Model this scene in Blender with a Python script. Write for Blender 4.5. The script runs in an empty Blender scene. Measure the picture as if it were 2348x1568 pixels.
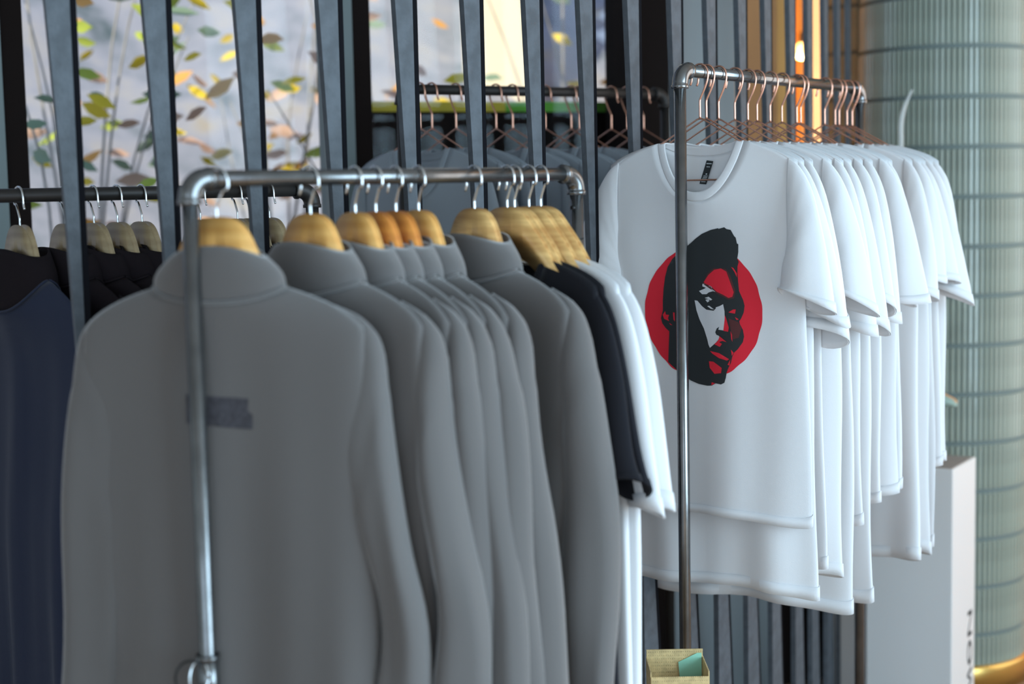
import bpy, bmesh, math, random
from mathutils import Vector, Matrix
from mathutils.bvhtree import BVHTree
from mathutils.geometry import delaunay_2d_cdt, intersect_point_tri_2d

# ------------------------------------------------------------------ camera, world, lights, exposure
sc = bpy.context.scene
COL = sc.collection
CAM_Z = 1.62
F_PX = 3600.0
PITCH = math.atan(354.0 / F_PX)
ROLL = 0.0206
fwd = Vector((0, math.cos(PITCH), -math.sin(PITCH)))
rt0 = Vector((1, 0, 0)); up0 = Vector((0, math.sin(PITCH), math.cos(PITCH)))
R_C = rt0 * math.cos(ROLL) - up0 * math.sin(ROLL)
U_C = rt0 * math.sin(ROLL) + up0 * math.cos(ROLL)
CAM = Vector((0, 0, CAM_Z))
cd = bpy.data.cameras.new('camera'); cam = bpy.data.objects.new('camera', cd); COL.objects.link(cam)
m3 = Matrix((R_C, U_C, -fwd)).transposed()
cam.matrix_world = Matrix.Translation(CAM) @ m3.to_4x4()
cd.sensor_width = 36.0; cd.lens = F_PX / 2348.0 * 36.0; cd.clip_start = 0.05; cd.clip_end = 200
cd.dof.use_dof = True; cd.dof.focus_distance = 3.25; cd.dof.aperture_fstop = 2.0
sc.camera = cam
sc.view_settings.view_transform = 'Standard'; sc.view_settings.look = 'None'
sc.view_settings.exposure = 0.0; sc.view_settings.gamma = 1.0; sc.view_settings.use_curve_mapping = False

world = bpy.data.worlds.new('sky'); sc.world = world; world.use_nodes = True
bgn = world.node_tree.nodes['Background']
bgn.inputs[0].default_value = (0.62, 0.74, 1.0, 1); bgn.inputs[1].default_value = 0.68

def add_light(name, kind, loc, target, power, color, size=None, size_y=None, angle=None):
    ld = bpy.data.lights.new(name, kind); ld.energy = power; ld.color = color
    if kind == 'AREA':
        ld.shape = 'RECTANGLE'; ld.size = size; ld.size_y = size_y
    if angle: ld.angle = angle
    o = bpy.data.objects.new(name, ld); COL.objects.link(o)
    o.location = loc
    o.rotation_euler = (Vector(target) - Vector(loc)).to_track_quat('-Z', 'Y').to_euler()
    return o
add_light('sun', 'SUN', (-6, -8, 12), (0, 6, 0), 4.6, (1.0, 0.88, 0.66), angle=0.01)
# daylight entering by the shop window behind the photographer on the right
add_light('window_daylight', 'AREA', (3.47, 0.2, 1.65), (0.0, 0.2, 1.55), 275, (0.58, 0.82, 1.0), 3.8, 2.6)
# added warm fill from the right, brightens the plinth and the column
add_light('added_side_fill', 'AREA', (3.47, 4.7, 1.60), (1.0, 4.7, 1.55), 36, (1.0, 0.93, 0.82), 2.2, 2.3)
# daylight from the glazed shop entrance behind the photographer
add_light('entrance_daylight', 'AREA', (-1.2, -2.75, 1.75), (0.3, 3.4, 1.2), 58, (0.62, 0.83, 1.0), 3.0, 2.2)

def P(px, py, Y):
    """the place in the room that lies at horizontal distance Y in the direction of a point of the photograph"""
    d = fwd * F_PX + R_C * (px - 1174) + U_C * (784 - py)
    return CAM + d * (Y / d.y)
def proj(v):
    d = Vector(v) - CAM
    k = F_PX / d.dot(fwd)
    return 1174 + d.dot(R_C) * k, 784 - d.dot(U_C) * k

# ------------------------------------------------------------------ materials
MATS = {}
def mat(name, col, rough=0.6, metal=0.0, bump=0.0, bscale=300.0, var=0.0, vscale=6.0, col2=None, spec=0.5, sheen=0.0, stretch=None, emit=0.0, coat=0.0):
    m = bpy.data.materials.new(name); m.use_nodes = True
    nt = m.node_tree; b = nt.nodes['Principled BSDF']
    b.inputs['Base Color'].default_value = (*col, 1)
    b.inputs['Roughness'].default_value = rough; b.inputs['Metallic'].default_value = metal
    b.inputs['Specular IOR Level'].default_value = spec
    if sheen: b.inputs['Sheen Weight'].default_value = sheen
    if coat: b.inputs['Coat Weight'].default_value = coat
    if emit:
        b.inputs['Emission Color'].default_value = (*col, 1); b.inputs['Emission Strength'].default_value = emit
    tc = nt.nodes.new('ShaderNodeTexCoord'); src = tc.outputs['Object']
    if stretch:
        mp = nt.nodes.new('ShaderNodeMapping'); mp.inputs['Scale'].default_value = stretch
        nt.links.new(src, mp.inputs['Vector']); src = mp.outputs['Vector']
    if var or col2:
        n = nt.nodes.new('ShaderNodeTexNoise'); n.inputs['Scale'].default_value = vscale; n.inputs['Detail'].default_value = 5
        nt.links.new(src, n.inputs['Vector'])
        r = nt.nodes.new('ShaderNodeValToRGB')
        c2 = col2 or tuple(c * (1 - var) for c in col)
        c1 = col if col2 else tuple(min(1, c * (1 + var)) for c in col)
        r.color_ramp.elements[0].color = (*c2, 1); r.color_ramp.elements[1].color = (*c1, 1)
        r.color_ramp.elements[0].position = 0.35; r.color_ramp.elements[1].position = 0.65
        nt.links.new(n.outputs['Fac'], r.inputs[0]); nt.links.new(r.outputs[0], b.inputs['Base Color'])
    if bump:
        n2 = nt.nodes.new('ShaderNodeTexNoise'); n2.inputs['Scale'].default_value = bscale; n2.inputs['Detail'].default_value = 3
        nt.links.new(src, n2.inputs['Vector'])
        bp = nt.nodes.new('ShaderNodeBump'); bp.inputs['Strength'].default_value = bump; bp.inputs['Distance'].default_value = 0.002
        nt.links.new(n2.outputs['Fac'], bp.inputs['Height']); nt.links.new(bp.outputs[0], b.inputs['Normal'])
    MATS[name] = m
    return m
M_GREY = mat('grey_fleece', (0.124, 0.113, 0.108), 0.9, bump=0.25, bscale=500, spec=0.2, sheen=0.55)
M_WHITE = mat('white_cotton', (0.80, 0.80, 0.81), 0.9, bump=0.15, bscale=700, spec=0.2, sheen=0.1)
M_BLACK = mat('black_cotton', (0.012, 0.012, 0.016), 0.9, bump=0.2, bscale=500, spec=0.2, sheen=0.08)
M_DARK = mat('dark_brown_fleece', (0.014, 0.010, 0.012), 0.95, bump=0.2, bscale=500, spec=0.15)
M_NAVY = mat('navy_fleece', (0.022, 0.028, 0.055), 0.9, bump=0.2, bscale=500, spec=0.2, sheen=0.1)
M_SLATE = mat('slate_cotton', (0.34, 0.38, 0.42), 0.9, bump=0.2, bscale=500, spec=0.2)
M_PIPE = mat('gunmetal_pipe', (0.19, 0.19, 0.19), 0.24, metal=0.9, bump=0.06, bscale=60, var=0.12, vscale=25)
M_PIPE2 = mat('steel_pipe', (0.22, 0.22, 0.22), 0.22, metal=0.95, bump=0.05, bscale=60, var=0.12, vscale=25)
M_PIPE_D = mat('blackened_pipe', (0.05, 0.045, 0.042), 0.5, metal=0.6, var=0.1)
M_CHROME = mat('chrome_wire', (0.75, 0.77, 0.78), 0.18, metal=1.0)
M_COPPER = mat('copper_wire', (0.82, 0.46, 0.34), 0.24, metal=1.0)
M_SCREW = mat('black_screw', (0.02, 0.02, 0.02), 0.3, metal=0.5)
def wood(name, c1, c2, sc_=9.0):
    return mat(name, c1, 0.45, col2=c2, vscale=sc_, stretch=(0.7, 5.0, 7.0), bump=0.08, bscale=40, coat=0.15)
M_WOOD = wood('honey_wood', (0.86, 0.47, 0.14), (0.72, 0.34, 0.08))
M_WOOD_O = wood('orange_wood', (0.76, 0.29, 0.05), (0.58, 0.19, 0.03))
M_OLIVE = wood('olive_wood', (0.88, 0.54, 0.20), (0.60, 0.30, 0.09), 12.0)
M_WOOD_D = wood('dull_wood', (0.46, 0.34, 0.19), (0.34, 0.24, 0.13))
M_SLAT = mat('slate_painted_timber', (0.075, 0.085, 0.098), 0.6, bump=0.5, bscale=120, var=0.18, vscale=40)
M_FRAME = mat('dark_brown_frame', (0.010, 0.006, 0.005), 0.85, spec=0.15)
M_EDGE_SHADE = mat('edge_shade', (0.006, 0.006, 0.008), 0.9, spec=0.1)
M_FRAME_G = mat('grey_green_frame', (0.17, 0.21, 0.21), 0.55)
M_WALL = mat('pale_plaster', (0.62, 0.61, 0.58), 0.85, var=0.04, vscale=3)
M_PANEL = mat('grey_panel', (0.30, 0.33, 0.34), 0.6, var=0.06, vscale=2)
M_CEIL = mat('ceiling_paint', (0.50, 0.49, 0.47), 0.9)
M_FLOOR = mat('oak_floor', (0.34, 0.22, 0.14), 0.5, var=0.15, vscale=2)
M_OCHRE = mat('ochre_wall', (0.78, 0.40, 0.12), 0.8, var=0.1, vscale=2)
M_WALNUT = mat('walnut_wall', (0.055, 0.030, 0.018), 0.7, var=0.2, vscale=5)
M_TILE = mat('celadon_tile', (0.33, 0.38, 0.32), 0.26, var=0.12, vscale=9, coat=0.25)
M_GROUT = mat('dark_grout', (0.16, 0.205, 0.20), 0.8)
M_BRASS = mat('brass_base', (0.65, 0.42, 0.12), 0.3, metal=0.9)
M_PLINTH = mat('white_lacquer', (0.76, 0.76, 0.75), 0.45)
M_PLINTH_T = mat('taupe_top', (0.34, 0.31, 0.29), 0.6)
M_INK = mat('black_ink', (0.020, 0.024, 0.026), 0.75)
M_INK_RED = mat('red_ink', (0.78, 0.014, 0.035), 0.75)
M_INK_DRED = mat('dark_red_ink', (0.095, 0.022, 0.022), 0.75)
M_INK_WHITE = mat('pale_ink', (0.68, 0.68, 0.70), 0.8)
M_INK_GREY = mat('grey_ink', (0.16, 0.17, 0.18), 0.8)
M_PRINT_G = mat('dark_grey_ink', (0.050, 0.047, 0.055), 0.85, var=0.25, vscale=120)
M_TAG = mat('black_satin', (0.012, 0.016, 0.018), 0.5)
M_TAG_T = mat('tag_print', (0.55, 0.60, 0.62), 0.7)
M_STRAW = mat('woven_straw', (0.62, 0.46, 0.22), 0.8, var=0.15, vscale=90)
M_MINT = mat('mint_lining', (0.30, 0.62, 0.45), 0.8, bump=0.2, bscale=300)
M_BARK = mat('grey_bark', (0.42, 0.40, 0.40), 0.9, var=0.2, vscale=10)
LEAF_M = [mat('leaf_yellow', (0.85, 0.62, 0.04), 0.6), mat('leaf_orange', (0.85, 0.42, 0.10), 0.6),
          mat('leaf_green', (0.46, 0.54, 0.08), 0.6), mat('leaf_pink', (0.74, 0.48, 0.38), 0.6), mat('leaf_dark_green', (0.24, 0.34, 0.24), 0.6)]
M_STRIP_Y = mat('yellow_strip', (0.62, 0.45, 0.05), 0.9, var=0.2)
M_STRIP_G = mat('green_strip', (0.16, 0.42, 0.05), 0.9, var=0.2)
M_CREAM = mat('cream_render', (0.95, 0.88, 0.70), 0.9)
M_SHOE = mat('pale_green_mesh', (0.34, 0.46, 0.40), 0.7)
M_SHOE_O = mat('apricot_trim', (0.80, 0.42, 0.20), 0.6)
M_BULB = mat('warm_bulb', (1.0, 0.62, 0.22), 0.5, emit=5.0)
M_SOCKET = mat('lamp_socket', (0.03, 0.025, 0.02), 0.5)
# bank outside: patches of stone, leaf litter and haze-blue undergrowth
def bank_mat():
    m = bpy.data.materials.new('leaf_strewn_bank'); m.use_nodes = True; nt = m.node_tree; b = nt.nodes['Principled BSDF']
    b.inputs['Roughness'].default_value = 0.95
    tc = nt.nodes.new('ShaderNodeTexCoord')
    n = nt.nodes.new('ShaderNodeTexNoise'); n.inputs['Scale'].default_value = 2.6; n.inputs['Detail'].default_value = 6; n.inputs['Roughness'].default_value = 0.65
    nt.links.new(tc.outputs['Object'], n.inputs['Vector'])
    r = nt.nodes.new('ShaderNodeValToRGB'); cr = r.color_ramp
    cr.elements[0].position = 0.30; cr.elements[0].color = (0.09, 0.13, 0.16, 1)
    cr.elements[1].position = 0.74; cr.elements[1].color = (0.42, 0.35, 0.24, 1)
    for p_, c in ((0.42, (0.26, 0.29, 0.37)), (0.52, (0.34, 0.36, 0.46)), (0.62, (0.40, 0.40, 0.45))):
        e = cr.elements.new(p_); e.color = (*c, 1)
    nt.links.new(n.outputs['Fac'], r.inputs[0]); nt.links.new(r.outputs[0], b.inputs['Base Color'])
    return m
M_BANK = bank_mat()
def glass_mat():
    m = bpy.data.materials.new('window_glass'); m.use_nodes = True; nt = m.node_tree
    for n in list(nt.nodes):
        if n.type != 'OUTPUT_MATERIAL': nt.nodes.remove(n)
    t = nt.nodes.new('ShaderNodeBsdfTransparent'); t.inputs[0].default_value = (0.93, 0.96, 0.97, 1)
    g = nt.nodes.new('ShaderNodeBsdfGlossy'); g.inputs['Roughness'].default_value = 0.02
    mx = nt.nodes.new('ShaderNodeMixShader'); mx.inputs[0].default_value = 0.006
    nt.links.new(t.outputs[0], mx.inputs[1]); nt.links.new(g.outputs[0], mx.inputs[2])
    nt.links.new(mx.outputs[0], nt.nodes['Material Output'].inputs[0])
    return m
M_GLASS = glass_mat()
def frosted_mat():
    m = bpy.data.materials.new('milky_plastic'); m.use_nodes = True; nt = m.node_tree; b = nt.nodes['Principled BSDF']
    b.inputs['Base Color'].default_value = (0.8, 0.86, 0.86, 1); b.inputs['Roughness'].default_value = 0.25
    b.inputs['Alpha'].default_value = 0.45
    return m
M_MILKY = frosted_mat()

# ------------------------------------------------------------------ helpers
def link(name, me, parent=None, loc=None):
    o = bpy.data.objects.new(name, me); COL.objects.link(o)
    if parent: o.parent = parent
    if loc is not None: o.location = loc
    return o
def mesh(name, verts, faces, mats, smooth=True, midx=None):
    me = bpy.data.meshes.new(name); me.from_pydata([tuple(v) for v in verts], [], faces)
    for m in (mats if isinstance(mats, (list, tuple)) else [mats]): me.materials.append(m)
    if smooth: me.polygons.foreach_set('use_smooth', [True] * len(me.polygons))
    if midx: me.polygons.foreach_set('material_index', midx)
    me.update(); return me
def obj(name, verts, faces, mats, parent=None, smooth=True, midx=None):
    return link(name, mesh(name, verts, faces, mats, smooth, midx), parent)
def empty(name, loc, rz=0.0):
    o = bpy.data.objects.new(name, None); COL.objects.link(o); o.location = loc; o.rotation_euler = (0, 0, rz); o.empty_display_size = 0.1
    return o
def tag(o, label, cat=None, group=None, kind=None):
    if label: o['label'] = label
    if cat: o['category'] = cat
    if group: o['group'] = group
    if kind: o['kind'] = kind
    return o
def box_vf(x0, x1, y0, y1, z0, z1):
    v = [(x, y, z) for z in (z0, z1) for y in (y0, y1) for x in (x0, x1)]
    f = [(0, 2, 3, 1), (4, 5, 7, 6), (0, 1, 5, 4), (2, 6, 7, 3), (0, 4, 6, 2), (1, 3, 7, 5)]
    return v, f
def box(name, x0, x1, y0, y1, z0, z1, m, parent=None, bevel=0.0):
    v, f = box_vf(x0, x1, y0, y1, z0, z1)
    o = obj(name, v, f, m, parent, smooth=False)
    if bevel:
        b = o.modifiers.new('bevel', 'BEVEL'); b.width = bevel; b.segments = 2
    return o
def prism(name, pts, z0, z1, m, parent=None):
    n = len(pts)
    v = [(x, y, z0) for x, y in pts] + [(x, y, z1) for x, y in pts]
    f = [tuple(range(n - 1, -1, -1)), tuple(range(n, 2 * n))] + [(i, (i + 1) % n, n + (i + 1) % n, n + i) for i in range(n)]
    return obj(name, v, f, m, parent, smooth=False)
def catmull(pts, n):
    pts = [Vector(p) for p in pts]
    out = []
    m = len(pts) - 1
    for i in range(n):
        t = i / (n - 1) * m; k = min(int(t), m - 1); u = t - k
        p0 = pts[max(k - 1, 0)]; p1 = pts[k]; p2 = pts[k + 1]; p3 = pts[min(k + 2, m)]
        out.append(0.5 * ((2 * p1) + (p2 - p0) * u + (2 * p0 - 5 * p1 + 4 * p2 - p3) * u * u + (3 * p1 - p0 - 3 * p2 + p3) * u ** 3))
    return out
def tube_vf(path, r, ns=10, cap=True, v0=0):
    """a round bar along a path; r a number or one radius for each point"""
    V, Fc = [], []
    n = len(path)
    ref = None
    for i, p in enumerate(path):
        t = (path[min(i + 1, n - 1)] - path[max(i - 1, 0)])
        t = t.normalized() if t.length > 1e-9 else Vector((0, 0, 1))
        if ref is None:
            ref = t.orthogonal().normalized()
        ref = (ref - t * ref.dot(t)).normalized()
        bi = t.cross(ref)
        rr = r[i] if isinstance(r, (list, tuple)) else r
        for k in range(ns):
            a = 2 * math.pi * k / ns
            V.append(p + (ref * math.cos(a) + bi * math.sin(a)) * rr)
    for i in range(n - 1):
        for k in range(ns):
            a = v0 + i * ns + k; b = v0 + i * ns + (k + 1) % ns
            Fc.append((a, b, b + ns, a + ns))
    if cap:
        Fc.append(tuple(v0 + k for k in range(ns - 1, -1, -1)))
        Fc.append(tuple(v0 + (n - 1) * ns + k for k in range(ns)))
    return V, Fc
def tube(name, path, r, m, parent=None, ns=10):
    v, f = tube_vf([Vector(p) for p in path], r, ns)
    return obj(name, v, f, m, parent)
def tubes(name, paths, m, parent=None, ns=8):
    V, Fc = [], []
    for path, r in paths:
        v, f = tube_vf([Vector(p) for p in path], r, ns, True, len(V)); V += v; Fc += f
    return obj(name, V, Fc, m, parent)
def lathe_vf(profile, ns=28, center=(0, 0), v0=0):
    V, Fc = [], []
    for r, z in profile:
        for k in range(ns):
            a = 2 * math.pi * k / ns; V.append((center[0] + r * math.cos(a), center[1] + r * math.sin(a), z))
    for i in range(len(profile) - 1):
        for k in range(ns):
            a = v0 + i * ns + k; b = v0 + i * ns + (k + 1) % ns
            Fc.append((a, b, b + ns, a + ns))
    return V, Fc
ORD = ['first', 'second', 'third', 'fourth', 'fifth', 'sixth', 'seventh', 'eighth', 'ninth', 'tenth', 'eleventh', 'twelfth', 'thirteenth', 'fourteenth', 'fifteenth', 'sixteenth', 'seventeenth', 'eighteenth']

# ------------------------------------------------------------------ the room
WH = math.radians(66.5)                                   # heading of the window wall
WD = Vector((math.sin(WH), math.cos(WH), 0)); WN = Vector((-WD.y, WD.x, 0))      # along it / outwards
W0 = Vector((-1.276, 4.0, 0)); WSTEP = 0.91
def wpt(s, off=0.0, z=0.0): return W0 + WD * s + WN * off + Vector((0, 0, z))
CEIL = 3.2
fl = prism('floor', [(-3.4, -3.2), (3.9, -3.2), (3.9, 9.4), (0.9, 9.4), tuple(wpt(2.36, 0.1)[:2]), tuple(wpt(-2.6, 0.1)[:2])], -0.1, 0.0, M_FLOOR); tag(fl, None, kind='structure')
ce = prism('ceiling', [(-3.4, -3.2), (3.9, -3.2), (3.9, 9.4), (0.9, 9.4), tuple(wpt(2.36, 0.1)[:2]), tuple(wpt(-2.6, 0.1)[:2])], CEIL, CEIL + 0.12, M_CEIL); tag(ce, None, kind='structure')
tag(box('wall_left', -3.5, -3.4, -3.2, 3.1, 0, CEIL, M_WALL), None, kind='structure')
# wall on the right with the shop window opening and one added for the side fill
wr = empty('wall_right', (3.5, 0, 0)); tag(wr, None, kind='structure')
for nm, y0, y1, z0, z1 in (('wall_piece', -3.2, -1.8, 0, CEIL), ('wall_piece', 2.2, 3.5, 0, CEIL), ('wall_piece', 5.9, 9.4, 0, CEIL), ('wall_piece', 3.5, 5.9, 0, 0.3), ('wall_piece', 3.5, 5.9, 2.9, CEIL), ('wall_piece', -1.8, 2.2, 0, 0.3), ('wall_piece', -1.8, 2.2, 3.0, CEIL)):
    box(nm, 0, 0.12, y0, y1, z0, z1, M_WALL, wr)
wb = empty('wall_rear', (0, -3.0, 0)); tag(wb, None, kind='structure')
for x0, x1, z0, z1 in ((-3.4, -2.8, 0, CEIL), (0.5, 3.5, 0, CEIL), (-2.8, 0.5, 3.0, CEIL)):
    box('wall_piece', x0, x1, -0.1, 0, z0, z1, M_WALL, wb)
# window wall: mullions, panes
def obox(name, s0, s1, o0, o1, z0, z1, m, parent=None):
    """a box set along the window wall"""
    pts = [tuple(wpt(s, o)[:2]) for s, o in ((s0, o0), (s1, o0), (s1, o1), (s0, o1))]
    return prism(name, pts, z0, z1, m, parent)
wi = 0
for k in range(-3, 2):
    wi += 1
    w = empty('window_%d' % wi, (0, 0, 0)); tag(w, None, kind='structure')
    s0 = k * WSTEP
    obox('mullion', s0 - 0.060, s0 + 0.0, -0.07, 0.07, 0, CEIL, M_FRAME_G, w)
    obox('mullion_cap', s0 + 0.0, s0 + 0.055, -0.055, 0.07, 0, CEIL, M_FRAME, w)
    obox('pane', s0 + 0.06, s0 + WSTEP - 0.055, 0.02, 0.028, 0.05, CEIL - 0.05, M_GLASS, w)
    obox('sill', s0 + 0.06, s0 + WSTEP - 0.055, -0.02, 0.06, 0, 0.06, M_FRAME, w)
t1 = empty('trim_1', (0, 0, 0)); tag(t1, None, kind='structure')
obox('post', 2 * WSTEP - 0.07, 2 * WSTEP + 0.07, -0.06, 0.08, 0, CEIL, M_FRAME, t1)
# solid grey wall beyond the last window, then a doorway to a warm back room
wf = empty('wall_front', (0, 0, 0)); tag(wf, None, kind='structure')
obox('panel', 2 * WSTEP + 0.07, 2.02, 0.0, 0.06, 0, CEIL, M_PANEL, wf)
obox('panel', 2.025, 2.166, 0.02, 0.08, 0, CEIL, M_PANEL, wf)
obox('low_panel', 2.166, 2.28, 0.02, 0.08, 0, 1.45, M_PANEL, wf)
obox('low_wall', 2.28, 2.75, 0.02, 0.08, 0, 1.45, M_FRAME, wf)
bw = empty('wall_back', (0, 0, 0)); tag(bw, None, kind='structure')
box('wall_piece', 0.86, 2.0, 9.0, 9.1, 0, CEIL, M_OCHRE, bw)
box('wall_piece', 2.0, 3.9, 9.0, 9.1, 0, CEIL, M_WALNUT, bw)
box('wall_piece', 0.86, 0.92, 5.05, 9.0, 0, CEIL, M_OCHRE, bw)
box('partition', 1.62, 1.78, 8.6, 8.8, 0, CEIL, M_WALL, bw)

# ------------------------------------------------------------------ outside
def bank_z(x, y):
    d = (Vector((x, y, 0)) - W0).dot(WN)
    return -0.35 + 0.62 * max(0, d - 0.2) + 0.10 * math.sin(x * 2.3 + y) + 0.06 * math.sin(x * 5.1 - y * 3.3)
N1, N2 = 70, 40
V = []; Fc = []
for i in range(N1 + 1):
    for j in range(N2 + 1):
        p = wpt(-6 + 11.0 * i / N1, 0.12 + 11.0 * j / N2)
        V.append((p.x, p.y, bank_z(p.x, p.y)))
for i in range(N1):
    for j in range(N2):
        a = i * (N2 + 1) + j; q = (a, a + N2 + 1, a + N2 + 2, a + 1)
        if max(V[k][0] for k in q) < 0.80: Fc.append(q)
bk = obj('ground_bank', V, Fc, M_BANK); tag(bk, None, kind='structure')
# dark low wall behind the slate shirts, yellow and green strips along its top
lw = empty('garden_wall', tuple(wpt(0, 0))); tag(lw, 'dark brown low wall outside the window with a yellow and green top, behind the copper hangers', 'wall')
def lbox(name, s0, s1, o0, o1, z0, z1, m):
    pts = [tuple((wpt(s, o) - wpt(0, 0))[:2]) for s, o in ((s0, o0), (s1, o0), (s1, o1), (s0, o1))]
    return prism(name, pts, z0, z1, m, lw)
lbox('wall_body', WSTEP + 0.13, 2 * WSTEP - 0.02, 0.16, 0.34, 0, 1.845, M_FRAME)
lbox('yellow_strip', WSTEP + 0.13, WSTEP + 0.55, 0.17, 0.33, 1.845, 1.875, M_STRIP_Y)
lbox('green_strip', WSTEP + 0.55, 2 * WSTEP - 0.02, 0.17, 0.33, 1.845, 1.875, M_STRIP_G)
# sunlit house wall far up the bank
hs = empty('house', (0.0, 9.0, 0)); tag(hs, 'sunlit cream house standing up the bank, seen between the slats', 'house')
box('house_wall', -0.24, 0.17, 0, 1.2, 1.5, 6.0, M_CREAM, hs)
box('roof', -0.34, 0.27, -0.1, 1.3, 6.0, 6.2, M_BARK, hs)
# autumn shrubs
def leaf_mesh(m):
    pts = [(0, 0, 0), (0.3, 0.16, 0.03), (0.62, 0.19, 0.02), (1, 0, -0.05), (0.62, -0.19, 0.02), (0.3, -0.16, 0.03), (0.5, 0, -0.02)]
    f = [(0, 6, 1), (1, 6, 2), (2, 6, 3), (3, 6, 4), (4, 6, 5), (5, 6, 0)]
    return mesh('leaf', pts, f, m)
LEAF = [leaf_mesh(m) for m in LEAF_M]
rng = random.Random(11)
SHRUBS = [((-1.95, 5.0), 34, (0, 0, 2, 1, 3, 2, 4), 'yellow and green leaved shrub outside the leftmost window'),
          ((-1.45, 5.25), 46, (0, 1, 2, 0, 3, 4), 'tall shrub with yellow and orange leaves outside, second from the left'),
          ((-0.85, 5.9), 40, (0, 3, 1, 3, 0), 'sparse pink and yellow leaved shrub outside the middle of the left window'),
          ((-0.35, 5.6), 30, (0, 0, 3, 2), 'thin shrub with pale yellow leaves outside beside the grey window post'),
          ((0.22, 6.2), 18, (1, 0, 4, 4), 'dark green shrub with a few orange leaves outside, right of the sunlit house')]
for (sx, sy), nl, kinds, lab in SHRUBS:
    z0 = bank_z(sx, sy)
    sh = empty('autumn_shrub', (sx, sy, z0)); tag(sh, lab, 'shrub', 'shrubs on the bank outside')
    paths = []; ends = []
    for b in range(7):
        a = rng.uniform(0, 6.28); h = rng.uniform(1.6, 2.9) - z0 * 0.3; sp = rng.uniform(0.15, 0.55)
        pts = catmull([(0, 0, -0.05), (0.2 * sp * math.cos(a), 0.2 * sp * math.sin(a), h * .4), (0.6 * sp * math.cos(a + .3), 0.6 * sp * math.sin(a + .3), h * .75), (sp * math.cos(a), sp * math.sin(a), h)], 12)
        paths.append((pts, [0.009 * (1 - 0.75 * i / 11) for i in range(12)])); ends += pts[2:]
    tubes('branches', paths, M_BARK, sh, 6)
    low = [e for e in ends if 1.25 < e.z + z0 < 2.6]
    for l in range(int(nl * 2.0)):
        p = rng.choice(low) + Vector((rng.gauss(0, .20), rng.gauss(0, .16), rng.gauss(0, .10)))
        o = link('leaf', LEAF[rng.choice(kinds)], sh, p)
        s = rng.uniform(0.07, 0.13); o.scale = (s, s, s)
        o.rotation_euler = (rng.uniform(-0.9, 0.9) + math.pi / 2, rng.uniform(-0.6, 0.6), rng.uniform(-0.9, 0.9) + (math.pi if rng.random() < .5 else 0))

# ------------------------------------------------------------------ curved screen of tapered slats
SL_PX = [174, 392, 597, 783, 953, 1105, 1241, 1361, 1466, 1562, 1640, 1709, 1766, 1820, 1859, 1895, 1923, 1947]
SL_Y = [2.693, 2.785, 2.883, 2.987, 3.097, 3.213, 3.334, 3.460, 3.590, 3.725, 3.865, 4.008, 4.155, 4.305, 4.459, 4.615, 4.774, 4.935]
SL_H = [1.031 - 0.0443 * n + 0.000224 * n * n for n in range(18)]
scr = empty('slat_screen', (0.06, 3.33, 0)); tag(scr, 'curved screen of tapered slate-grey timber slats standing between the racks and the window', 'screen')
sb = 0.012
# profile of one slat: left and right edge over the height (top leans out to the left, foot to the right)
prof = [(0.0, -0.020, 0.082), (0.45, -0.020, 0.055), (0.80, -0.021, 0.030), (1.12, -0.022, 0.0), (1.30, -0.024, 0.0), (1.62, -0.036, 0.0), (2.0, -0.055, 0.0), (CEIL - 0.004, -0.112, 0.0)]
V = []; Fc = []
for z, l, r in prof:
    r = r if r > 0 else 0.0
    for x, y in ((l, -0.007), (r - 0.012, -0.007), (r - 0.010, -0.004), (r - 0.010, 0.007), (l, 0.007)):
        V.append((x, y, z))
for i in range(len(prof) - 1):
    for k in range(5):
        a = i * 5 + k; b = i * 5 + (k + 1) % 5
        Fc.append((a, b, b + 5, a + 5))
Fc.append((4, 3, 2, 1, 0)); Fc.append(tuple(range(len(V) - 5, len(V))))
SLAT = mesh('slat', V, Fc, M_SLAT, smooth=False)
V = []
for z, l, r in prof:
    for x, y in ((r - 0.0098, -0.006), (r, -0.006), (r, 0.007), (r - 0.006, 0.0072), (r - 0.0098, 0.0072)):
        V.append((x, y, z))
EDGE = mesh('shade_strip', V, Fc, M_EDGE_SHADE, smooth=False)  # shade on the slat's right side, put in as a black strip
for n in range(18):
    p = P(SL_PX[n], 40, SL_Y[n])
    o = link('slat', SLAT, scr); o.location = (p.x - scr.location.x, p.y - scr.location.y, 0.0)
    o.rotation_euler = (0, 0, math.pi / 2 - SL_H[n])
    link('shade_strip', EDGE, o)

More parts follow.
